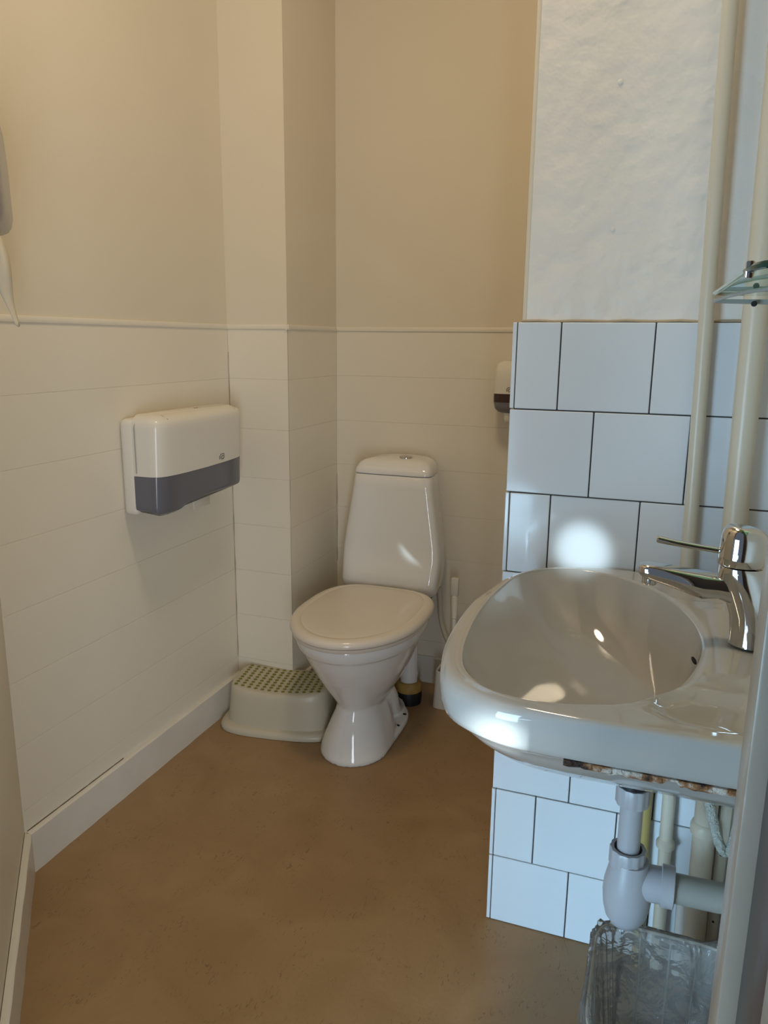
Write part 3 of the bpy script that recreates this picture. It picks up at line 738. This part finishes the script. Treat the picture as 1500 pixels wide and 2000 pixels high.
# ---------------------------------------------------------------- pipes by the pier
def lean(x_top, x_bot, z): return x_bot+(x_top-x_bot)*z/1.73
bm = bmesh.new(); tube(bm, [(lean(.044, .079, z), 1.413, z) for z in (0, .3, .6, .9, 1.2, 1.5, 1.8, 2.1, CEIL)], .0123, 18)
lathe(bm, [(.0123, -.014), (.017, -.010), (.0175, 0), (.0135, .006), (.0123, .008)], (lean(.044, .079, .285), 1.413, .285), 20, cap=False)
tag(link('heating_pipe', bm, M['pipe']), 'thin cream pipe running up the pier left of the thicker pipe', 'pipe')
bm = bmesh.new(); tube(bm, [(lean(.120, .141, z), 1.398, z) for z in (0, .3, .6, .9, 1.2, 1.5, 1.8, 2.1, CEIL)], .0200, 24)
lathe(bm, [(.020, -.018), (.025, -.014), (.0255, 0), (.0225, .008), (.020, .010)], (lean(.120, .141, .345), 1.398, .345), 24, cap=False)
tag(link('soil_pipe', bm, M['pipe']), 'thick cream pipe running up the pier behind the tap', 'pipe')
bm = bmesh.new(); tube(bm, [(.042, 1.413, 0), (.033, 1.413, .3), (.027, 1.413, .62)], .0105, 16)
tag(link('yellow_pipe', bm, M['yellow']), 'yellowed upright pipe behind the trap under the basin', 'pipe')
bm = bmesh.new(); tube(bm, [(.118, 1.415, 0), (.115, 1.415, .1), (.113, 1.415, .20)], .0105, 14)
tag(link('white_pipe', bm, M['porcelain']), 'short white pipe stub standing beside the thick cream pipe at the floor', 'pipe')
tk = thing('cable_trunking', 'cream screwed-on strip along the pier corner under the basin', 'trunking')
bm = bmesh.new(); box(bm, .161, .181, 1.408, 1.428, 0, .74, bev=.0015); link('trunking_cover', bm, M['pipe'], tk)
for z in (.14, .285, .45):
    bm = bmesh.new(); lathe(bm, [(0, -.0015), (.0022, -.001), (.0024, 0)], (.171, 1.4082, z), 10, 'Y', cap=False); link('screw', bm, M['dark'], tk)

# braided hose loop with valve
bh = thing('braided_hose', 'braided tap hose looping down under the right end of the basin', 'hose')
bm = bmesh.new(); tube(bm, curve([(.106, 1.175, .605), (.108, 1.165, .575), (.114, 1.155, .545), (.124, 1.15, .51), (.136, 1.15, .474), (.145, 1.15, .463), (.153, 1.15, .474), (.158, 1.15, .51), (.162, 1.15, .55), (.165, 1.15, .60)]), .0078, 14)
link('hose', bm, M['linen'], bh)
bm = bmesh.new(); box(bm, .094, .120, 1.16, 1.185, .555, .590, bev=.003); link('valve', bm, M['grey'], bh)
bm = bmesh.new(); lathe(bm, [(0, 0), (.013, 0), (.013, .03), (0, .03)], (.163, 1.15, .565), 6, cap=False); link('hose_nut', bm, M['chrome'], bh)

# ---------------------------------------------------------------- glass shelf
gs = thing('glass_shelf', 'green-edged glass shelf on grey bracket above the basin', 'shelf')
SZ = 1.282
edge = [(.205, 1.125), (.048, 1.075), (.050, 1.03), (.0525, .94), (.055, .86), (.058, .76), (.062, .715), (.067, .700), (.075, .692), (.205, .690)]
bm = bmesh.new(); prism(bm, edge, SZ-.003, SZ+.003); link('glass_plate', bm, M['glassedge'], gs, smooth=False)
bm = bmesh.new(); pe = edge[1:8]
tube(bm, [(x-.0006, y, SZ) for x, y in edge[1:6]], .0022, 6)
o = link('polished_edge', bm, mat('pale_glass_edge', (.34, .48, .42), .1), gs)
bm = bmesh.new(); tube(bm, [(x-.0006, y, SZ) for x, y in edge[5:10]], .0031, 6); o = link('front_edge', bm, M['glassrim'], gs)
bm = bmesh.new()
for z0, z1, xl in ((SZ-.012, SZ-.008, .047),):
    loft(bm, [[Vector((xl, 1.076, z0)), Vector((xl, 1.076, z1)), Vector((.206, 1.118, z1)), Vector((.206, 1.118, z0-.004))], [Vector((xl+.002, 1.060, z0)), Vector((xl+.002, 1.060, z1)), Vector((.206, 1.10, z1)), Vector((.206, 1.10, z0-.004))]])
loft(bm, [[Vector((.050, 1.07, SZ-.010)), Vector((.050, 1.07, SZ-.005)), Vector((.206, 1.11, SZ-.004)), Vector((.206, 1.11, SZ-.010))], [Vector((.055, .74, SZ-.006)), Vector((.055, .74, SZ-.0035)), Vector((.206, .74, SZ-.0035)), Vector((.206, .74, SZ-.008))]]) if False else None
link('bracket', bm, M['grey'], gs, smooth=False)
bm = bmesh.new(); tube(bm, curve([(.049, 1.068, SZ-.009), (.062, .95, SZ-.009), (.085, .86, SZ-.009), (.13, .80, SZ-.009), (.206, .77, SZ-.010)]), .0022, 8); link('bracket_rail', bm, M['grey'], gs)
bm = bmesh.new(); box(bm, .0555, .0625, .745, .757, SZ-.007, SZ+.0075, bev=.0015); link('clip', bm, M['chrome'], gs)
bm = bmesh.new(); lathe(bm, [(0, -.002), (.0035, -.002), (.0035, .001), (0, .001)], (.093, 1.066, SZ-.0135), 14, 'Y', cap=False); link('screw_hole', bm, M['dark'], gs)

# ---------------------------------------------------------------- waste bin with clear liner
wbn = thing('waste_bin', 'clear plastic waste bin on the floor beneath the basin', 'bin')
bxc, byc = .072, 1.025
def br(hx, hy, z, e=6, n=64): return [Vector((bxc+hx*sq(2*math.pi*k/n, e)[0], byc+hy*sq(2*math.pi*k/n, e)[1], z)) for k in range(n)]
bm = bmesh.new(); loft(bm, [br(.084, .094, 0), br(.086, .096, .004), br(.101, .116, .290), br(.1045, .1195, .292), br(.1045, .1195, .297), br(.1005, .1155, .297), br(.083, .093, .010)], True, True)
link('bin_body', bm, M['frost'], wbn, angle=40)
bm = bmesh.new(); R_ = br(.1035, .1185, .2965); tube(bm, R_+[R_[0]], .0022, 8, cap=False); link('bin_rim', bm, M['white'], wbn)
for (fx, fy) in ((-.35, 1), (.1, 1), (.5, 1), (-1, -.3), (-1, .4), (-.35, -1), (.1, -1)):
    a = Vector((bxc+fx*.085, byc+fy*.095, .006)); b = Vector((bxc+fx*.1015, byc+fy*.1165, .291))
    bm = bmesh.new(); tube(bm, [a, b], .0016, 6); link('rib', bm, M['white'], wbn)
bm = bmesh.new(); box(bm, .0, .15, .965, 1.09, .012, .155, bev=.01); 
for v in bm.verts: v.co += Vector((noise.noise(v.co*20), noise.noise(v.co*20+Vector((5, 0, 0))), noise.noise(v.co*20+Vector((0, 5, 0)))))*.03
tag(link('crumpled_paper', bm, M['white']), 'crumpled white paper lying inside the clear waste bin', 'paper')
# liner: inside, over the rim and hanging outside
bm = bmesh.new(); n = 180; rs = []
prof = [(-.020, .03), (-.010, .12), (-.006, .22), (-.003, .285), (.000, .303), (.006, .306), (.010, .298), (.011, .27), (.013, .23), (.016, .18), (.015, .13), (.017, .09), (.018, .07)]
for i, (off, z) in enumerate(prof):
    base_h = (.084+.0175*min(1, z/.29), .094+.021*min(1, z/.29)); r_ = []
    for k in range(n):
        a = 2*math.pi*k/n; ex, ey = sq(a, 6)
        w1 = noise.noise(Vector((math.cos(a)*4.2, math.sin(a)*4.2, i*.18)))
        w2 = noise.noise(Vector((math.cos(a)*11, math.sin(a)*11, i*.35+7)))
        hang = max(0, i-5)/7
        o_ = off + (.004+.010*hang)*w1 + (.002+.005*hang)*w2
        if i <= 3: o_ = off - abs(.010*w1) - abs(.003*w2)
        zz = z + .008*w1*(1 if 3 < i < 7 else .4) + (-.03*w1*hang)
        if 3 <= i <= 6: zz += .006*max(0, w2)
        r_.append(Vector((bxc+(base_h[0]+o_)*ex, byc+(base_h[1]+o_)*ey, zz)))
    rs.append(r_)
loft(bm, rs, True, False)
tag(link('bin_liner', bm, M['film'], angle=180), 'wrinkled transparent bag draped over the waste bin rim', 'bag')
